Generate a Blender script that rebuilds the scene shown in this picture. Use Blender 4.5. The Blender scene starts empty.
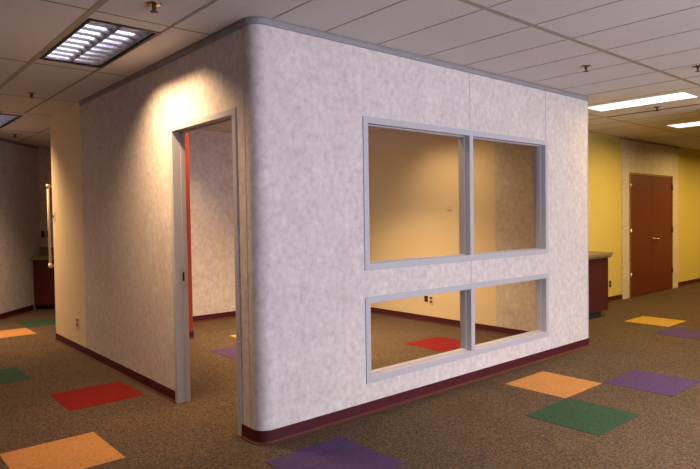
import bpy, bmesh, math, random
from mathutils import Vector, Matrix
random.seed(5)
U = 0.605                      # one carpet tile (2 ft) in metres; all layout numbers below are in tiles
sc = bpy.context.scene
COL = sc.collection
PI = math.pi
H = 4.534                      # ceiling
T = 0.18                       # partition thickness
L = 7.01                       # length of the window side
WD = 7.739                     # length of the door side
CR = 0.26                      # where the corner piece meets the flat walls
R = 0.15                       # radius of the rounded corner
BH = 0.148                     # height of the base

# ------------------------------------------------------------------ materials
class NT:
    def __init__(s, name):
        s.m = bpy.data.materials.new(name); s.m.use_nodes = True
        s.t = s.m.node_tree; s.t.nodes.clear()
        s.out = s.n('ShaderNodeOutputMaterial')
    def n(s, ty, **kw):
        nd = s.t.nodes.new(ty)
        for k, v in kw.items(): setattr(nd, k, v)
        return nd
    def l(s, a, b): s.t.links.new(a, b)
    def ramp(s, fac, stops, interp='LINEAR'):
        r = s.n('ShaderNodeValToRGB'); cr = r.color_ramp; cr.interpolation = interp
        while len(cr.elements) < len(stops): cr.elements.new(0.5)
        for e, (p, c) in zip(cr.elements, stops):
            e.position = p; e.color = (c[0], c[1], c[2], 1)
        s.l(fac, r.inputs[0]); return r
    def noise(s, scale, detail=3, rough=.55, vec=None):
        t = s.n('ShaderNodeTexNoise'); t.inputs['Scale'].default_value = scale
        t.inputs['Detail'].default_value = detail; t.inputs['Roughness'].default_value = rough
        if vec is not None: s.l(vec, t.inputs['Vector'])
        return t
    def coord(s, scale=(1, 1, 1)):
        c = s.n('ShaderNodeTexCoord'); m = s.n('ShaderNodeMapping'); m.inputs['Scale'].default_value = scale
        s.l(c.outputs['Object'], m.inputs[0]); return m.outputs[0]
    def bsdf(s, col=None, rough=.8, metal=0, spec=.3):
        b = s.n('ShaderNodeBsdfPrincipled')
        b.inputs['Roughness'].default_value = rough; b.inputs['Metallic'].default_value = metal
        b.inputs['Specular IOR Level'].default_value = spec
        if isinstance(col, tuple): b.inputs['Base Color'].default_value = (*col, 1)
        elif col is not None: s.l(col, b.inputs['Base Color'])
        s.l(b.outputs[0], s.out.inputs[0]); return b
    def bump(s, b, h, strength=.3, dist=.003):
        u = s.n('ShaderNodeBump'); u.inputs['Strength'].default_value = strength; u.inputs['Distance'].default_value = dist
        s.l(h, u.inputs['Height']); s.l(u.outputs[0], b.inputs['Normal'])
    def mul(s, a, b, fac=1.0, mode='MULTIPLY'):
        m = s.n('ShaderNodeMixRGB', blend_type=mode); m.inputs[0].default_value = fac
        s.l(a, m.inputs[1]); s.l(b, m.inputs[2]); return m.outputs[0]

def plain(name, col, rough=.6, metal=0, spec=.3, var=.06, scale=30):
    m = NT(name)
    nz = m.noise(scale, 4, .6, m.coord())
    r = m.ramp(nz.outputs[0], [(.3, tuple(c * (1 - var) for c in col)), (.7, tuple(min(1, c * (1 + var)) for c in col))])
    m.bsdf(r.outputs[0], rough, metal, spec); return m.m

def wallpaper():
    m = NT('mottled_wallpaper')
    v = m.coord((1, 1, .8)); v2 = m.coord()
    a = m.noise(22, 7, .62, v); b = m.noise(5, 4, .6, v2); c = m.noise(110, 3, .6, v)
    r1 = m.ramp(a.outputs[0], [(.30, (.50, .445, .44)), (.47, (.605, .56, .548)), (.56, (.64, .60, .588)), (.70, (.71, .68, .665))])
    r2 = m.ramp(b.outputs[0], [(.34, (.91, .875, .89)), (.66, (1, 1, 1))])
    r3 = m.ramp(c.outputs[0], [(.3, (.94, .94, .94)), (.7, (1, 1, 1))])
    col = m.mul(m.mul(r1.outputs[0], r2.outputs[0]), r3.outputs[0])
    bs = m.bsdf(col, .7, 0, .25); m.bump(bs, c.outputs[0], .12, .002); return m.m

def carpet(name, stops, specks=True, sc_=125, low=.15):
    m = NT(name)
    v = m.coord((1, 1, .2))
    vo = m.n('ShaderNodeTexVoronoi'); vo.inputs['Scale'].default_value = sc_; m.l(v, vo.inputs['Vector'])
    sx = m.n('ShaderNodeSeparateColor'); m.l(vo.outputs['Color'], sx.inputs[0])
    r = m.ramp(sx.outputs[0], stops, 'CONSTANT' if specks else 'LINEAR')
    lo = m.noise(2.2, 4, .6, v)
    r2 = m.ramp(lo.outputs[0], [(.3, (1 - low,) * 3), (.7, (1, 1, 1))])
    fi = m.noise(260, 2, .6, v)
    r3 = m.ramp(fi.outputs[0], [(.3, (.72,) * 3), (.7, (1, 1, 1))])
    bs = m.bsdf(m.mul(m.mul(r.outputs[0], r2.outputs[0]), r3.outputs[0]), .95, 0, .08)
    m.bump(bs, fi.outputs[0], .5, .004); return m.m

def tile_carpet(name, c):
    d = tuple(x * .78 for x in c); e = tuple(min(1, x * 1.18) for x in c)
    return carpet(name, [(0, d), (.5, c), (1, e)], False, 110, .10)

def ceil_mat():
    m = NT('mineral_fibre_tile')
    v = m.coord(); a = m.noise(220, 3, .7, v); b = m.noise(1.2, 2, .5, v)
    r = m.ramp(a.outputs[0], [(.33, (.55, .515, .51)), (.5, (.64, .60, .59)), (.7, (.68, .64, .63))])
    r2 = m.ramp(b.outputs[0], [(.3, (.94, .94, .94)), (.7, (1, 1, 1))])
    bs = m.bsdf(m.mul(r.outputs[0], r2.outputs[0]), .95, 0, .1); m.bump(bs, a.outputs[0], .25, .002); return m.m

def wood(name, c1, c2, rough=.4):
    m = NT(name)
    v = m.coord((30, 30, 1.6)); a = m.noise(1.4, 5, .6, v)
    r = m.ramp(a.outputs[0], [(.3, c1), (.7, c2)])
    m.bsdf(r.outputs[0], rough, 0, .35); return m.m

def emit(name, col, st):
    m = NT(name); e = m.n('ShaderNodeEmission'); e.inputs[0].default_value = (*col, 1); e.inputs[1].default_value = st
    m.l(e.outputs[0], m.out.inputs[0]); return m.m

def glass():
    m = NT('clear_pane_glass')
    t = m.n('ShaderNodeBsdfTransparent'); t.inputs[0].default_value = (.97, .98, .97, 1)
    g = m.n('ShaderNodeBsdfGlossy'); g.inputs['Roughness'].default_value = .02
    lw = m.n('ShaderNodeLayerWeight'); lw.inputs[0].default_value = .5
    pw = m.n('ShaderNodeMath', operation='POWER'); m.l(lw.outputs['Facing'], pw.inputs[0]); pw.inputs[1].default_value = 5
    f = m.n('ShaderNodeMath', operation='MULTIPLY_ADD'); m.l(pw.outputs[0], f.inputs[0]); f.inputs[1].default_value = .9; f.inputs[2].default_value = .025
    x = m.n('ShaderNodeMixShader'); m.l(f.outputs[0], x.inputs[0]); m.l(t.outputs[0], x.inputs[1]); m.l(g.outputs[0], x.inputs[2])
    m.l(x.outputs[0], m.out.inputs[0]); return m.m

M = dict(
    paper=wallpaper(),
    carpet=carpet('brown_mottled_carpet', [(0, (.060, .042, .031)), (.28, (.100, .070, .046)), (.52, (.135, .093, .057)),
                  (.68, (.075, .062, .056)), (.82, (.185, .108, .055)), (.92, (.125, .095, .08))]),
    ceil=ceil_mat(),
    tee=plain('painted_tee', (.34, .30, .235), .6), seam=plain('shadowed_tee', (.27, .235, .20), .7),
    cream=plain('cream_paint', (.72, .60, .40), .7, var=.03),
    yellow=plain('yellow_paint', (.60, .50, .15), .7, var=.04),
    red=plain('red_paint', (.25, .028, .014), .6),
    frame=plain('grey_metal_paint', (.41, .41, .46), .45, 0, .4, var=.02),
    trim=plain('blue_grey_trim', (.25, .245, .285), .5, var=.03),
    base=plain('maroon_rubber', (.060, .0075, .013), .55, 0, .2),
    lit_toe=plain('maroon_rubber_lit_toe', (.075, .018, .013), .55, 0, .2),  # paler than base: light caught on the lip is put into its colour
    door=wood('mahogany_veneer', (.095, .015, .012), (.135, .023, .017)),
    cab=plain('maroon_laminate', (.052, .008, .009), .45, 0, .3),
    wallseam=plain('cover_seam', (.40, .37, .37), .7),
    dark=plain('dark_kick', (.012, .008, .007), .8),
    counter=plain('tan_laminate', (.19, .135, .058), .45, var=.15, scale=60),
    grcounter=plain('olive_laminate', (.16, .135, .09), .45, var=.15, scale=60),
    black=plain('black_metal', (.008, .007, .007), .4),
    mirror=plain('specular_aluminium', (.66, .65, .72), .18, 1.0, .5, var=.02),
    steel=plain('satin_steel', (.55, .52, .47), .3, 1.0), brass=plain('brass', (.34, .25, .14), .35, 1.0),
    bronze=plain('bronze', (.09, .055, .03), .45, .6),
    ivory=plain('ivory_plastic', (.66, .58, .42), .45), brownp=plain('brown_plate', (.16, .09, .05), .5),
    white=plain('white_enamel', (.66, .57, .40), .35, var=.02),
    tube=emit('fluorescent_tube', (.90, .92, 1), 1.5), lens=emit('lit_prismatic_lens', (1, .93, .80), 1.7),
    glass=glass(),
    outside=plain('neutral_wall_paint', (.42, .37, .32), .8),
)

# ------------------------------------------------------------------ mesh helpers (layout units -> metres)
def bm_new(): return bmesh.new()
def box(bm, x0, x1, y0, y1, z0, z1, mi=0):
    vs = [bm.verts.new((x * U, y * U, z * U)) for x in (x0, x1) for y in (y0, y1) for z in (z0, z1)]
    for q in ((0, 1, 3, 2), (4, 6, 7, 5), (0, 4, 5, 1), (2, 3, 7, 6), (0, 2, 6, 4), (1, 5, 7, 3)):
        f = bm.faces.new([vs[i] for i in q]); f.material_index = mi
def tube(bm, p, q, r, n=14, mi=0, r2=None):
    p, q = Vector(p) * U, Vector(q) * U; d = (q - p).normalized()
    a = d.orthogonal().normalized(); b = d.cross(a)
    r2 = r if r2 is None else r2
    A = [bm.verts.new(p + (a * math.cos(2 * PI * i / n) + b * math.sin(2 * PI * i / n)) * r * U) for i in range(n)]
    B = [bm.verts.new(q + (a * math.cos(2 * PI * i / n) + b * math.sin(2 * PI * i / n)) * r2 * U) for i in range(n)]
    for i in range(n):
        f = bm.faces.new((A[i], A[(i + 1) % n], B[(i + 1) % n], B[i])); f.smooth = True; f.material_index = mi
    bm.faces.new(A[::-1]).material_index = mi; bm.faces.new(B).material_index = mi
def lathe(bm, c, prof, n=20, mi=0):
    rings = [[bm.verts.new(((c[0] + r * math.cos(2 * PI * i / n)) * U, (c[1] + r * math.sin(2 * PI * i / n)) * U, (c[2] + z) * U)) for i in range(n)] for r, z in prof]
    for a, b in zip(rings, rings[1:]):
        for i in range(n):
            f = bm.faces.new((a[i], a[(i + 1) % n], b[(i + 1) % n], b[i])); f.smooth = True; f.material_index = mi
    bm.faces.new(rings[0][::-1]); bm.faces.new(rings[-1])
def poly_prism(bm, pts, z0, z1, mi=0):
    a = [bm.verts.new((x * U, y * U, z0 * U)) for x, y in pts]; b = [bm.verts.new((x * U, y * U, z1 * U)) for x, y in pts]
    n = len(pts); bm.faces.new(a[::-1]).material_index = mi; bm.faces.new(b).material_index = mi
    for i in range(n): bm.faces.new((a[i], a[(i + 1) % n], b[(i + 1) % n], b[i])).material_index = mi
def slab(bm, u0, u1, v0, v1, w0, w1, holes, put):
    """a slab in (u,v) of thickness w0..w1 with rectangular holes; put(u,v,w)->xyz"""
    us = sorted({u0, u1, *[h[0] for h in holes], *[h[1] for h in holes]}); vs = sorted({v0, v1, *[h[2] for h in holes], *[h[3] for h in holes]})
    us = [u for u in us if u0 <= u <= u1]; vs = [v for v in vs if v0 <= v <= v1]
    cell = lambda i, j: 0 <= i < len(us) - 1 and 0 <= j < len(vs) - 1 and not any(h[0] <= (us[i] + us[i + 1]) / 2 <= h[1] and h[2] <= (vs[j] + vs[j + 1]) / 2 <= h[3] for h in holes)
    cache = {}
    def V(i, j, w):
        k = (i, j, w)
        if k not in cache: cache[k] = bm.verts.new(Vector(put(us[i], vs[j], w)) * U)
        return cache[k]
    for i in range(len(us) - 1):
        for j in range(len(vs) - 1):
            if not cell(i, j): continue
            bm.faces.new((V(i, j, w0), V(i, j + 1, w0), V(i + 1, j + 1, w0), V(i + 1, j, w0)))
            bm.faces.new((V(i, j, w1), V(i + 1, j, w1), V(i + 1, j + 1, w1), V(i, j + 1, w1)))
            for (di, dj, a, b) in ((-1, 0, (i, j), (i, j + 1)), (1, 0, (i + 1, j + 1), (i + 1, j)), (0, -1, (i + 1, j), (i, j)), (0, 1, (i, j + 1), (i + 1, j + 1))):
                if not cell(i + di, j + dj):
                    bm.faces.new((V(*a, w0), V(*a, w1), V(*b, w1), V(*b, w0)))
def sweep(bm, path, prof, mis, closed_prof=True):
    """path: list of ((x,y),(nx,ny)); prof: list of (offset along n, z)"""
    rows = [[bm.verts.new(((p[0] + n[0] * o) * U, (p[1] + n[1] * o) * U, z * U)) for o, z in prof] for p, n in path]
    k = len(prof)
    for a, b in zip(rows, rows[1:]):
        for i in range(k):
            j = (i + 1) % k
            f = bm.faces.new((a[i], b[i], b[j], a[j])); f.material_index = mis[i]
    bm.faces.new(rows[0]); bm.faces.new(rows[-1][::-1])
def obj(name, bm, mats, parent=None, bevel=0, smooth=None):
    bmesh.ops.recalc_face_normals(bm, faces=bm.faces)
    me = bpy.data.meshes.new(name); bm.to_mesh(me); bm.free()
    for m in (mats if isinstance(mats, (list, tuple)) else [mats]): me.materials.append(M[m])
    o = bpy.data.objects.new(name, me); COL.objects.link(o)
    if parent: o.parent = parent; o.matrix_parent_inverse = Matrix.Translation(-parent.location) if parent.type == 'EMPTY' and False else Matrix()
    if bevel:
        b = o.modifiers.new('bevel', 'BEVEL'); b.width = bevel * U; b.segments = 2; b.limit_method = 'ANGLE'; b.angle_limit = math.radians(40)
    return o
def struct(name, bm, mats, parent=None, bevel=0):
    o = obj(name, bm, mats, parent, bevel)
    if parent is None: o['kind'] = 'structure'
    return o
def thing(name, label, cat, loc=(0, 0, 0), rz=0, group=None):
    o = bpy.data.objects.new(name, None); COL.objects.link(o); o.location = Vector(loc) * U; o.rotation_euler = (0, 0, rz)
    o.empty_display_size = .05
    o['label'] = label; o['category'] = cat
    if group: o['group'] = group
    return o
def tag(o, label, cat, group=None):
    o['label'] = label; o['category'] = cat
    if group: o['group'] = group
    return o
def bb(*a, mi=0):
    bm = bm_new(); box(bm, *a, mi=mi); return bm
def dup(root, loc, label, rz=None):
    r = root.copy(); COL.objects.link(r); r.location = Vector(loc) * U; r['label'] = label
    if rz is not None: r.rotation_euler = (0, 0, rz)
    for ch in list(root.children):
        c = ch.copy(); COL.objects.link(c); c.parent = r
        for g in list(ch.children):
            d = g.copy(); COL.objects.link(d); d.parent = c
    return r

# ------------------------------------------------------------------ outline of the hall
XW, XE, YS, YN = -8.0, 24.0, -9.6, 16.0
FIX = [(-.900, 2.13), (-.860, 8.83)]                      # louvred fixtures (centre)
FW, FL = .76, 1.98
LEN = [(8.34, -.34), (12.30, -.36)]                       # lensed fixtures
LW, LL = .70, 1.84
bm = bm_new(); box(bm, XW, XE, YS, YN, -.2, 0); struct('floor', bm, 'carpet')
bm = bm_new()
holes = [(x - FW / 2, x + FW / 2, y - FL / 2, y + FL / 2) for x, y in FIX] + [(x - LW / 2, x + LW / 2, y - LL / 2, y + LL / 2) for x, y in LEN]
slab(bm, XW, XE, YS, YN, H, H + .12, holes, lambda u, v, w: (u, v, w)); struct('ceiling', bm, 'ceil')

# suspended grid: wide painted tees and narrow shadowed joints
bm = bm_new()
def strip(x0, x1, y0, y1, d=.003): box(bm, x0, x1, y0, y1, H - d, H + .002)
w = .033
strip(-1.335 - w, -1.335 + w, YS, 7.56)
strip(-2.6, XE, -1.64 - w, -1.64 + w); strip(L + .02, XE, .90 - w * .7, .90 + w * .7, .003)
struct('trim_1', bm, 'tee')
bm = bm_new()
def strip2(x0, x1, y0, y1, d=.002): box(bm, x0, x1, y0, y1, H - d, H + .002)
w2 = .011
for x in (-.508,): strip2(x - .02, x + .02, YS, 7.56)
for x in (-2.17, -3.0, -3.85, -4.7, -5.5, -6.4): strip2(x - w2, x + w2, YS, 12)
for y in (.875, 3.40, 5.83, 7.56, 10.2): strip2(XW, -.0 if y < 7.7 else .9, y - .018, y + .018, .002)
strip2(.345, .375, WD + .1, 12.4); strip2(-.90, -.87, 7.56, 11)
for x in (.215, .925, 1.745, 2.615, 3.42, 4.25, 5.13, 6.02, 6.86):
    ww = w2 if x != 6.86 else .02
    strip2(x - ww, x + ww, YS, -.002)
for x in (7.75, 8.75, 9.52, 10.4, 11.25, 13.1, 14.0, 14.9, 15.8, 16.7, 17.6, 18.5):
    ww = w2 if x != 9.52 else .03
    strip2(x - ww, x + ww, YS, 2.26)
struct('trim_2', bm, 'seam')
struct('trim_9', bb(9.47, 9.56, -.98, .83, H - .004, H + .002), 'bronze')

# ------------------------------------------------------------------ the booth
WIN = [(1.508, 5.650, 1.768, 3.645), (1.508, 5.650, .381, 1.438)]
FWD = .080
DY0, DY1, DZ = .388, 2.088, 3.640
bm = bm_new(); slab(bm, CR, L, 0, H, 0, T, [(a + .02, b - .02, c + .02, d - .02) for a, b, c, d in WIN], lambda u, v, w: (u, w, v)); struct('wall_front', bm, 'paper')
bm = bm_new()
arc = [(R - R * math.cos(a), R - R * math.sin(a)) for a in [PI / 2 * i / 16 for i in range(17)]]
poly_prism(bm, arc + [(CR, 0), (CR, T), (T, T), (T, .155), (.155, .155), (.155, CR), (0, CR)][:3] + [(T, CR), (0, CR)], 0, H)
bm.faces.ensure_lookup_table()
for i, f in enumerate(bm.faces): f.smooth = 2 <= i < 18
bmesh.ops.split_edges(bm, edges=[e for e in bm.edges if len(e.link_faces) == 2 and e.link_faces[0].smooth != e.link_faces[1].smooth])
o = struct('wall_corner', bm, 'paper')
bm = bm_new(); slab(bm, CR, 5.80, 0, H, 0, .155, [(DY0 + .02, DY1 - .02, -1, DZ - .02)], lambda u, v, w: (w, u, v)); struct('wall_left', bm, 'paper')
struct('wall_left_end', bb(-.004, T, 5.80, WD, 0, H), 'cream')
struct('wall_right', bb(L - .19, L - .01, T, 1.87, 0, H), 'paper')
struct('wall_right_end', bb(L - .19, L - .01, 1.87, 7.62, 0, H), 'cream')
struct('wall_back', bb(T, L - .01, 7.62, 7.735, 0, H), 'paper')
struct('wall_inner', bb(1.1, 2.095, 5.87, 6.05, 0, H), 'red')

def arcpath(extra=()):
    return [((x, y), (-math.cos(a), -math.sin(a))) for (x, y), a in zip(arc, [PI / 2 * i / 16 for i in range(17)])]
PATH_C = [((0, DY0 - .003), (-1, 0))] + arcpath() + [((L, 0), (0, -1))]
PATH_T = [((0, 5.76), (-1, 0))] + arcpath() + [((L, 0), (0, -1))]
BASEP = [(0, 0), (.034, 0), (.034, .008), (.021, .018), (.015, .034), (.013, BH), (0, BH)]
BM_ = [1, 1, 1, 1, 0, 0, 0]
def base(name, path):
    bm = bm_new(); sweep(bm, path, BASEP, BM_); struct(name, bm, ['base', 'lit_toe'])
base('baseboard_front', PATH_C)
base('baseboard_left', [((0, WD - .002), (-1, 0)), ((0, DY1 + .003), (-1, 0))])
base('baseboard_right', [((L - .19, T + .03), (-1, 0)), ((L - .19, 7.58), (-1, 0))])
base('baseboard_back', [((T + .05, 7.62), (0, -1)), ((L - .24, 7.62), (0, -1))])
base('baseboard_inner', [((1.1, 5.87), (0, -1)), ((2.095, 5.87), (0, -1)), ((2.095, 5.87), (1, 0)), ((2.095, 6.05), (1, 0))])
# trim under the ceiling (runs round the corner), its two joints
bm = bm_new(); sweep(bm, PATH_T, [(0, H - .073), (.016, H - .073), (.022, H - .066), (.022, H - .010), (.012, H - .0005), (0, H - .0005)], [0] * 6)
struct('trim_3', bm, 'trim')
bm = bm_new(); sweep(bm, PATH_T, [(.0225, H - .012), (.034, H - .012), (.034, H - .0005), (.0225, H - .0005)], [0] * 4)
struct('trim_4', bm, 'seam')
# panel seams of the wall covering
bm = bm_new()
for x in (3.590, 5.600): box(bm, x - .004, x + .004, -.0025, .001, 3.65, H - .074)
for x in (3.590,): box(bm, x - .004, x + .004, -.0025, .001, 1.44, 1.766)
box(bm, -.0025, .001, .211, .218, BH, H - .074)
struct('trim_5', bm, 'wallseam')
struct('trim_6', bb(L - .014, L + .004, -.004, .06, BH, H - .074), 'frame')   # end bead

# windows: frame round the opening, mullion, stops, panes
def window(name, a, b, c, d, mx0, mx1):
    o = bm_new(); f = FWD; y0, y1 = -.014, T + .014
    slab(o, a, b, c, d, y0, y1, [(a + f, mx0, c + f, d - f), (mx1, b - f, c + f, d - f)], lambda u, v, w: (u, w, v))
    fr = struct(name, o, 'frame', bevel=.004)
    for x0, x1 in ((a + f, mx0), (mx1, b - f)):
        s = bm_new(); z0, z1 = c + f, d - f; t = .012
        slab(s, x0, x1, z0, z1,   .075, .165, [(x0 + t, x1 - t, z0 + t, z1 - t)], lambda u, v, w: (u, w, v))
        obj('glazing_stop', s, 'frame', fr, bevel=.003)
        obj('window_pane', bb(x0 + .012, x1 - .012,   .112, .120, z0 + .012, z1 - .012), 'glass', fr)
    return fr
window('window_1', *WIN[0], 3.562, 3.645)
window('window_2', *WIN[1], 3.566, 3.650)

# doorway in the left side: casing, rabbet stop, strike plate
bm = bm_new()
slab(bm, DY0, DY1, 0, DZ, -.014, .166, [(DY0 + .078, DY1 - .078, -1, DZ - .074)], lambda u, v, w: (w, u, v))
d1 = struct('door_1', bm, 'frame', bevel=.004)
bm = bm_new()
y0, y1 = DY0 + .078, DY1 - .078
slab(bm, y0, y1, 0, DZ - .074, .098, .163, [(y0 + .010, y1 - .010, -1, DZ - .086)], lambda u, v, w: (w, u, v))
obj('door_stop', bm, 'frame', d1, bevel=.003)
bm = bm_new(); box(bm, .074, .128, y1 - .013, y1 - .0085, 1.54, 1.79); sp = obj('strike_plate', bm, 'steel', d1, bevel=.002)
obj('latch_hole', bb(.086, .112, y1 - .0145, y1 - .0125, 1.61, 1.73), 'black', sp)

# ------------------------------------------------------------------ the far hall
YW = 2.28
struct('wall_far', bb(L - .01, XE, YW, YW + .2, 0, H), 'yellow')
DX0, DX1, DTOP = 13.80, 16.72, 3.520
bm = bm_new(); slab(bm, 13.32, 17.24, 0, H - .05, YW - .03, YW - .002, [(DX0 - .03, DX1 + .03, -1, DTOP + .03)], lambda u, v, w: (u, w, v)); struct('wall_far_panel', bm, 'paper')
struct('trim_7', bb(13.25, 17.28, YW - .06, YW - .004, H - .05, H - .006), 'seam')
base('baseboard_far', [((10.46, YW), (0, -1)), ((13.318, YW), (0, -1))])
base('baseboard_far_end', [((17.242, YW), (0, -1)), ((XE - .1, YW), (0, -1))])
bm = bm_new(); slab(bm, DX0 - .06, DX1 + .06, 0, DTOP + .06, YW - .045, YW - .001, [(DX0, DX1, -1, DTOP)], lambda u, v, w: (u, w, v))
d2 = struct('door_2', bm, 'counter')
xm = (DX0 + DX1) / 2 - .03
for a, b in ((DX0 + .006, xm - .005), (xm + .005, DX1 - .006)):
    lf = obj('door_leaf', bb(a, b, YW - .036, YW - .001, .02, DTOP - .008), 'door', d2, bevel=.004)
    hx = DX0 if a < xm - 1 else DX1
    for z in (.62, 1.88, 3.21):
        bm = bm_new(); tube(bm, (hx, YW - .05, z - .09), (hx, YW - .05, z + .09), .022, 10); box(bm, hx - .035, hx + .035, YW - .046, YW - .036, z - .085, z + .085)
        obj('hinge', bm, 'steel' if hx == DX0 else 'bronze', lf)
    if a > xm:
        bm = bm_new(); tube(bm, (a + .11, YW - .036, 1.64), (a + .11, YW - .05, 1.64), .058, 20); tube(bm, (a + .11, YW - .05, 1.64), (a + .11, YW - .13, 1.64), .022, 14)
        tube(bm, (a + .10, YW - .125, 1.64), (a + .33, YW - .125, 1.635), .022, 12, r2=.017)
        obj('lever_handle', bm, 'steel', lf)
# the wall hides everything beyond; the east and south sides of the hall
struct('wall_daylight_block', bb(10.0, 10.25, YS, -1.06, 0, H), 'yellow')  # unseen partition, added to block daylight from the hall
struct('wall_east', bb(XE - .1, XE, YS, YW, 0, H), 'yellow')
bm = bm_new(); slab(bm, XW, XE, 0, H, YS - .2, YS, [(-2.2, 9.4, .5, 3.7)], lambda u, v, w: (u, w, v)); struct('wall_south', bm, 'outside')
bm = bm_new(); wins = [(-2.2 + 2.32 * i + .05, -2.2 + 2.32 * (i + 1) - .05,   .55, 3.65) for i in range(5)]
slab(bm, -2.2, 9.4, .5, 3.7, YS - .15, YS - .03, wins, lambda u, v, w: (u, w, v)); struct('window_3', bm, 'frame')

# west side of the hall: slanting papered wall, its return, casework
P0 = Vector((-.25, 11.56)); dv = Vector((1.25, 1.5)).normalized(); nv = Vector((dv.y, -dv.x))
def wall_between(name, p, q, mat, th=.2):
    d = (q - p).normalized(); n = Vector((-d.y, d.x)) * th
    bm = bm_new(); poly_prism(bm, [tuple(p), tuple(q), tuple(q + n), tuple(p + n)], 0, H); return struct(name, bm, mat)
CD = .50                        # depth of the corner casework
Q = P0 + dv * (1.5 + CD)
A0 = P0 - dv * 5.2
wall_between('wall_slant', A0, Q, 'paper')
wall_between('wall_return', Q, Q + nv * 3.2, 'paper')
struct('wall_west', bb(XW, XW + .2, YS, YN, 0, H), 'outside')
wall_between('wall_west_link', Vector((XW, 7.0)), A0, 'paper')
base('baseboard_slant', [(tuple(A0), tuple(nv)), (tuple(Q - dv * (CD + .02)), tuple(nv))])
bm = bm_new()
e1 = [tuple(A0), tuple(Q), tuple(Q + nv * .02), tuple(A0 + nv * .02)]
poly_prism(bm, e1, H - .07, H - .001); struct('trim_8', bm, 'seam')

# ------------------------------------------------------------------ carpet tiles
M['c_orange'] = tile_carpet('orange_carpet', (.45, .222, .080)); M['c_purple'] = tile_carpet('purple_carpet', (.085, .050, .135))
M['c_green'] = tile_carpet('green_carpet', (.033, .074, .048)); M['c_red'] = tile_carpet('red_carpet', (.19, .014, .011))
M['c_yellow'] = tile_carpet('yellow_carpet', (.46, .285, .055))
tiles = [
    ('c_purple', -.19, .80, -1.335, -.355, 'purple carpet tile nearest the rounded corner, cut by the photo bottom'),
    ('c_orange', -2.13, -1.18, .71, 1.70, 'orange carpet tile at the front left, nearest the camera'),
    ('c_red', -1.16, -.18, 2.70, 3.665, 'bright red carpet tile outside the booth, left of the open doorway'),
    ('c_green', -2.12, -1.13, 4.78, 5.77, 'dark green carpet tile cut by the left edge, behind the red tile'),
    ('c_orange', -1.12, -.12, 8.80, 9.76, 'dim orange carpet tile far left, past the end of the cream wall'),
    ('c_green', -.10, .90, 9.82, 10.76, 'dim green carpet tile in front of the dark red cabinet at far left'),
    ('c_orange', 3.83, 4.835, -1.322, -.392, 'orange carpet tile in front of the windows, touching green and purple tiles'),
    ('c_green', 2.865, 3.88, -2.267, -1.34, 'green carpet tile in front of the windows, nearest camera on the right side'),
    ('c_purple', 4.90, 5.93, -2.24, -1.32, 'purple carpet tile to the right of the orange tile before the windows'),
    ('c_yellow', 9.95, 10.94, -.265, .685, 'yellow carpet tile in front of the maroon cabinet at right'),
    ('c_purple', 8.99, 9.94, -1.25, -.33, 'shaded purple carpet tile next to the yellow tile at the right edge'),
    ('c_red', 4.75, 5.74, 1.50, 2.50, 'dark red carpet tile inside the booth, seen through the lower window'),
    ('c_purple', 1.79, 2.76, 3.62, 4.58, 'purple carpet tile inside the booth, seen through the doorway'),
    ('c_yellow', 2.76, 3.75, 4.60, 5.58, 'orange-yellow carpet tile inside the booth, only a corner seen through the doorway'),
]
for m, x0, x1, y0, y1, lab in tiles:
    bm = bm_new(); box(bm, x0, x1, y0, y1, .0002, .0045)
    tag(obj('carpet_tile', bm, m), lab, 'carpet tile', 'coloured carpet tiles laid in the brown carpet')

# ------------------------------------------------------------------ ceiling fixtures
def troffer(label, x, y, gname='louvred ceiling lights at left'):
    t = thing('ceiling_light', label, 'ceiling light', (x, y, H), 0, gname)
    a, b, dp = FW / 2, FL / 2, .26
    bm = bm_new()                                         # open pan above the ceiling with a dark edge frame
    box(bm, -a, a, -b, b, dp, dp + .02)
    for s in (-1, 1):
        box(bm, *sorted((s * a, s * (a - .006))), -b, b, 0, dp); box(bm, -a, a, *sorted((s * b, s * (b - .006))), 0, dp)
    obj('housing', bm, 'black', t)
    bm = bm_new(); e = .034
    for s in (-1, 1):
        box(bm, *sorted((s * (a + .008), s * (a - e * (.8)))), -b - .008, b + .008, -.010, -.001)
        box(bm, -a + e * .8, a - e * .8, *sorted((s * (b + .008), s * (b - e))), -.010, -.001)
    obj('edge_frame', bm, 'black', t)
    # two parabolic troughs
    ai, bi = a - .03, b - .035
    half = ai / 2
    bm = bm_new(); N = 8
    for s in (-1, 1):
        cx = s * half
        for side in (-1, 1):
            prev = None
            for i in range(N + 1):
                k = i / N; z = .012 + k * .20; xx = cx + side * (half * (1 - .42 * k * k) - .004)
                row = [bm.verts.new((xx * U, yy * U, z * U)) for yy in (-bi, bi)]
                if prev:
                    f = bm.faces.new((prev[0], prev[1], row[1], row[0])); f.smooth = True
                prev = row
        box(bm, cx - half * .58, cx + half * .58, -bi, bi, .212, .216)
    obj('reflector', bm, 'mirror', t)
    nb = 10
    for s in (-1, 1):
        cx = s * half
        for i in range(nb):
            yy = -bi + (i + .0) * 2 * bi / (nb - 1) if nb > 1 else 0
            bm = bm_new(); P = 6; rows = []
            for k in range(P + 1):
                q = k / P; z = .010 + q * .095; hw = .004 + .026 * (1 - q) ** 0 * q ** 2
                wx = half * (1 - .42 * (q * .45) ** 2) - .008
                rows.append([bm.verts.new(((cx + sx * wx) * U, (yy + sy * hw) * U, z * U)) for sx, sy in ((-1, -1), (1, -1), (1, 1), (-1, 1))])
            for r0, r1 in zip(rows, rows[1:]):
                for m_ in range(4): bm.faces.new((r0[m_], r0[(m_ + 1) % 4], r1[(m_ + 1) % 4], r1[m_]))
            bm.faces.new(rows[0][::-1]); bm.faces.new(rows[-1])
            obj('louvre_blade', bm, 'mirror', t)
        bm = bm_new(); tube(bm, (cx, -bi + .02, .165), (cx, bi - .02, .165), .034, 12)
        obj('lamp_tube', bm, 'tube', t)
    return t
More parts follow.
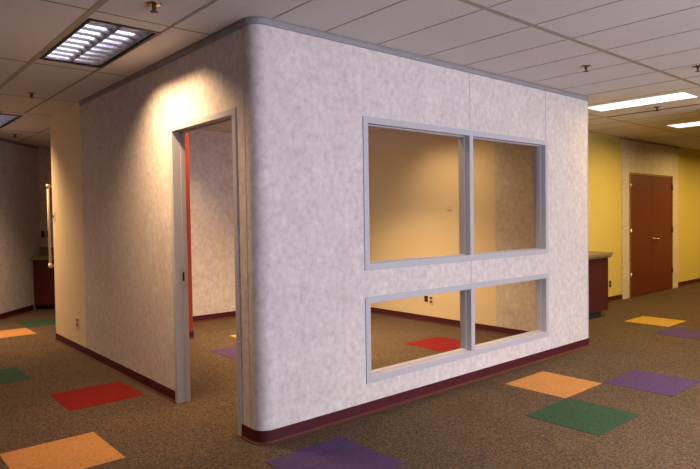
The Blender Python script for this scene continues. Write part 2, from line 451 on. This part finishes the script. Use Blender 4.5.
troffer('louvred ceiling light with mirrored cells above the wall left of the doorway', *FIX[0])
troffer('louvred ceiling light cut by the left edge, far back above the slanting wall', *FIX[1])
def lensed(label, x, y, gname='lensed ceiling lights over the yellow hall'):
    t = thing('ceiling_light', label, 'ceiling light', (x, y, H), 0, gname); a, b = LW / 2, LL / 2
    bm = bm_new(); box(bm, -a, a, -b, b, .10, .16)
    for s in (-1, 1):
        box(bm, *sorted((s * a, s * (a - .01))), -b, b, 0, .10); box(bm, -a, a, *sorted((s * b, s * (b - .01))), 0, .10)
    obj('housing', bm, 'white', t)
    obj('lens', bb(-a + .012, a - .012, -b + .012, b - .012, -.004, .03), 'lens', t)
    return t
lensed('bright white lensed ceiling light next to the far top corner of the booth', *LEN[0])
lensed('bright lensed ceiling light at the right edge, farther back over the yellow hall', *LEN[1])

def sprinkler(label, x, y):
    t = thing('ceiling_sprinkler', label, 'sprinkler', (x, y, H), 0, 'sprinkler heads on the ceiling')
    bm = bm_new(); lathe(bm, (0, 0, 0), [(.075, .002), (.075, -.005), (.06, -.011), (.025, -.014)]); obj('escutcheon', bm, 'brass', t)
    bm = bm_new(); lathe(bm, (0, 0, 0), [(.022, -.012), (.022, -.032), (.013, -.036), (.013, -.058), (.008, -.062)]); 
    for s in (-1, 1): tube(bm, (s * .020, 0, -.030), (s * .010, 0, -.075), .005, 8)
    obj('sprinkler_body', bm, 'bronze', t)
    bm = bm_new(); lathe(bm, (0, 0, 0), [(.010, -.070), (.038, -.074), (.038, -.079), (.008, -.081)]); obj('deflector', bm, 'bronze', t)
    return t
s0 = sprinkler('ceiling sprinkler head above the doorway side, right of the louvred light', -.927, .327)
dup(s0, (-.852, 5.466, H), 'small ceiling sprinkler head at left, behind the large louvred light')
dup(s0, (4.84, -1.099, H), 'dark ceiling sprinkler head right above the large windows')
dup(s0, (-.027, 10.709, H), 'tiny sprinkler head at far left beside the slanting wall')
dup(s0, (9.142, -.346, H), 'sprinkler head just behind the bright lensed light, over the yellow hall')
dup(s0, (6.158, -2.111, H), 'sprinkler head at the right edge of the photo, on the grey ceiling')

# ------------------------------------------------------------------ casework
c1 = thing('base_cabinet', 'maroon laminate base cabinet against the yellow wall, behind the booth', 'cabinet', (0, 0, 0))
CX0, CX1, CY = 8.2, 10.49, 1.30
obj('cabinet_body', bb(CX0, CX1, CY + .03, YW - .002, .135, 1.385), 'cab', c1, bevel=.006)
obj('toe_kick', bb(CX0, CX1 - .33, CY + .02, YW - .1, .001, .136), 'dark', c1)
for a, b in ((CX0 + .01, 9.32), (9.33, CX1 - .005)):
    obj('cabinet_door', bb(a, b, CY, CY + .03, .14, 1.375), 'cab', c1, bevel=.004)
bm = bm_new(); box(bm, CX0 - .02, CX1 + .03, CY - .06, YW - .004, 1.387, 1.425); box(bm, CX0 - .02, CX1 + .06, CY - .085, YW - .004, 1.425, 1.510)
tag(obj('countertop', bm, 'counter', bevel=.012), 'tan laminate countertop on the maroon cabinet by the yellow wall', 'countertop')

def quad(p, u, v, a0, a1, b0, b1, z0, z1):
    bm = bm_new(); poly_prism(bm, [tuple(p + u * a + v * b) for a, b in ((a0, b0), (a1, b0), (a1, b1), (a0, b1))], z0, z1); return bm
c2 = thing('base_cabinet', 'dark red base cabinet in the far left corner, under the olive counter', 'cabinet', (0, 0, 0))
F0 = Q - dv * CD                                          # front line of the run meets the slanting wall here
obj('cabinet_body', quad(F0, nv, dv, .02, 3.0,   .02, CD - .03, .10, 1.38), 'cab', c2)
obj('toe_kick', quad(F0, nv, dv, .02, 3.0,   .10, CD - .05, .001, .10), 'dark', c2)
for k in range(3):
    obj('cabinet_door', quad(F0, nv, dv, .03 + k * .99, 1.0 + k * .99, -.01, .02, .12, 1.36), 'cab', c2, bevel=.004)
bm = quad(F0, nv, dv, .005, 3.0, -.06, CD - .005, 1.381, 1.48)
poly = [tuple(Q + nv * a - dv * b) for a, b in ((.005, .05), (3.0, .05), (3.0, .004), (.005, .004))]
poly_prism(bm, poly, 1.48, 1.70)
tag(obj('countertop', bm, 'grcounter'), 'olive laminate countertop with backsplash in the far left corner', 'countertop')

# ------------------------------------------------------------------ small fittings on walls
def plate(name, label, cat, c, u, n, w, h, pm, kind, im='black', group=None):
    """c centre on the wall, u along the wall, n out of the wall"""
    u, n = Vector(u), Vector(n); rz = math.atan2(u.y, u.x)
    t = thing(name, label, cat, c, rz)
    s = -1 if Vector((-u.y, u.x, 0)).dot(Vector((n.x, n.y, 0))) < 0 else 1
    def pbox(a0, a1, d0, d1, z0, z1):
        return bb(a0, a1, *sorted((s * d0, s * d1)), z0, z1)
    obj('cover_plate', pbox(-w / 2, w / 2, .001, .011, -h / 2, h / 2), pm, t, bevel=.003)
    if kind == 'duplex':
        for k in (-1, 1):
            r_ = obj('receptacle', pbox(-w * .3, w * .3, .010, .017, k * h * .22 - h * .14, k * h * .22 + h * .14), im, t, bevel=.003)
            bm = pbox(-w * .16, -w * .08, .0165, .0185, k * h * .22 - h * .05, k * h * .22 + h * .06); box(bm, w * .08, w * .16, *sorted((s * .0165, s * .0185)), k * h * .22 - h * .05, k * h * .22 + h * .06)
            obj('slot', bm, 'black', r_)
    elif kind == 'switch':
        obj('toggle', pbox(-w * .08, w * .08, .010, .032, -h * .08, h * .14), im, t)
    elif kind == 'jack':
        obj('jack', pbox(-w * .22, w * .22, .010, .016, -h * .14, h * .14), im, t)
    return t
plate('wall_outlet', 'small duplex outlet low on the cream end of the left wall', 'outlet', (-.004, 6.27, .550), (0, 1, 0), (-1, 0, 0), .115, .19, 'ivory', 'duplex', 'bronze')
plate('light_switch', 'ivory switch plate high on the outer edge of the cream left wall', 'switch', (-.004, 7.62, 2.525), (0, 1, 0), (-1, 0, 0), .12, .19, 'ivory', 'switch', 'brownp')
plate('wall_outlet', 'ivory duplex outlet inside the booth, seen at the top of the lower left pane', 'outlet', (L - .19, 3.62, .525), (0, 1, 0), (-1, 0, 0), .12, .19, 'ivory', 'duplex', 'brownp')
plate('data_outlet', 'black square data plate inside the booth, left of the ivory outlet', 'data plate', (L - .19, 3.775, .535), (0, 1, 0), (-1, 0, 0), .10, .13, 'black', 'jack', 'brownp')
plate('light_switch', 'faint cream plate on the inner cream wall of the booth, behind the upper window', 'switch', (L - .19, 3.08, 2.615), (0, 1, 0), (-1, 0, 0), .14, .15, 'cream', 'switch', 'cream')
plate('wall_outlet', 'brown outlet low on the yellow wall beside the maroon cabinet', 'outlet', (12.62, YW, .50), (1, 0, 0), (0, -1, 0), .12, .18, 'brownp', 'duplex', 'bronze')
plate('wall_outlet', 'brass-coloured outlet at the edge of the red wall seen through the doorway', 'outlet', (2.095, 5.96, .82), (0, 1, 0), (1, 0, 0), .11, .17, 'brass', 'duplex', 'brownp')
r0 = Q - nv * 0
plate('wall_outlet', 'black outlet above the olive counter in the far left corner', 'outlet', (*(Q + nv * .075 - dv * .002), 2.07), (nv.x, nv.y, 0), (-dv.x, -dv.y, 0), .09, .18, 'black', 'duplex', 'bronze')
plate('light_switch', 'brown switch plate above the olive counter, right of the black outlet', 'switch', (*(Q + nv * .235 - dv * .002), 2.08), (nv.x, nv.y, 0), (-dv.x, -dv.y, 0), .12, .19, 'brownp', 'switch', 'ivory')

# upright grab bar beyond the end of the cream wall
g = thing('grab_bar', 'slim white upright bar on brackets at the far end of the cream wall', 'grab bar', (0, 0, 0))
bm = bm_new(); tube(bm, (-.045, 7.86, 1.52), (-.045, 7.86, 3.14), .026, 12); obj('bar', bm, 'white', g)
for z in (1.52, 3.14):
    bm = bm_new(); tube(bm, (-.045, 7.86, z), (.05, 7.84, z), .026, 12); tube(bm, (.05, 7.85, z), (.05, WD - .0, z), .026, 12); tube(bm, (.05, WD + .014, z), (.05, WD - .0, z), .06, 16)
    tube(bm, (-.045, 7.86, z - .045), (-.045, 7.86, z + .045), .036, 12)
    obj('bracket', bm, 'white', g)

# ------------------------------------------------------------------ light
def area(name, loc, sx, sy, power, col, rot=(0, 0, 0), spread=180):
    d = bpy.data.lights.new(name, 'AREA'); d.shape = 'RECTANGLE'; d.size = sx * U; d.size_y = sy * U; d.energy = power; d.color = col
    d.spread = math.radians(spread)
    o = bpy.data.objects.new(name, d); COL.objects.link(o); o.location = Vector(loc) * U; o.rotation_euler = rot; return o
WARM = (1, .645, .335)
for (x, y, e) in ((2.9, -4.2, 50), (6.4, -4.4, 48)): area('fluorescent_or_fill_light', (x, y, H - .02), FW * .8, FL * .9, e, (1, .78, .56), spread=112)  # no fixtures here; unseen fill added to brighten the front floor
area('window_daylight', (3.6, YS - .25, 2.1), 11.6, 3.2, 395, (.87, .86, 1.0), (math.radians(90), 0, 0))
area('fluorescent_or_fill_light', (FIX[0][0] + .24, 1.85, H - .013), FW * .25, 1.3, 37, WARM, (0, math.radians(-7), 0), spread=116)
area('fluorescent_or_fill_light', (-5.2, 3.2, H - .02), FW, FL, 14, (1, .50, .26), spread=170)  # unseen warm fill, added to lift the upper left wall
area('fluorescent_or_fill_light', (*FIX[1], H - .013), FW * .8, FL * .9, 60, WARM, spread=112)
for (x, y, e, sp_) in ((2.4, 5.8, 40, 104), (4.1, 3.8, 84, 110), (5.9, 2.9, 13, 112), (3.2, 1.5, 30, 108)): area('booth_light', (x, y, H - .02), FW * .8, FL * .9, e, WARM, spread=sp_)
for (x, y) in (*LEN, (16.6, -.3), (20.7, -.3), (16.6, -5)): area('hall_light', (x, y, H - .012), LW, LL, 56, (1, .65, .21), spread=170)  # last three positions are unseen lamps, added to light the hall
w = bpy.data.worlds.new('world'); sc.world = w; w.use_nodes = True
w.node_tree.nodes['Background'].inputs[0].default_value = (.75, .85, 1, 1); w.node_tree.nodes['Background'].inputs[1].default_value = .3

# ------------------------------------------------------------------ camera (solved from the photograph)
f, cx, cy, cz, yaw, pit, rol = 595.209, -3.351264, -5.360072, 2.418620, .858065853, -.0287246876, -.0146821628
fw = Vector((math.cos(yaw) * math.cos(pit), math.sin(yaw) * math.cos(pit), math.sin(pit)))
ri = Vector((math.sin(yaw), -math.cos(yaw), 0)); up = ri.cross(fw)
c, s = math.cos(rol), math.sin(rol)
rr, uu = ri * c + up * s, -ri * s + up * c
cam = bpy.data.cameras.new('camera'); co = bpy.data.objects.new('camera', cam); COL.objects.link(co)
mt = Matrix((rr, uu, -fw)).transposed().to_4x4(); mt.translation = Vector((cx, cy, cz)) * U
co.matrix_world = mt
cam.sensor_fit = 'HORIZONTAL'; cam.sensor_width = 36; cam.lens = 36 * f / 700; cam.clip_start = .05; cam.clip_end = 100
sc.camera = co
sc.view_settings.view_transform = 'Standard'; sc.view_settings.look = 'None'; sc.view_settings.exposure = 0; sc.view_settings.gamma = 1
sc.view_settings.use_curve_mapping = False
sc.cycles.max_bounces = 8; sc.cycles.diffuse_bounces = 5; sc.cycles.sample_clamp_indirect = 4
sc.cycles.use_denoising = True
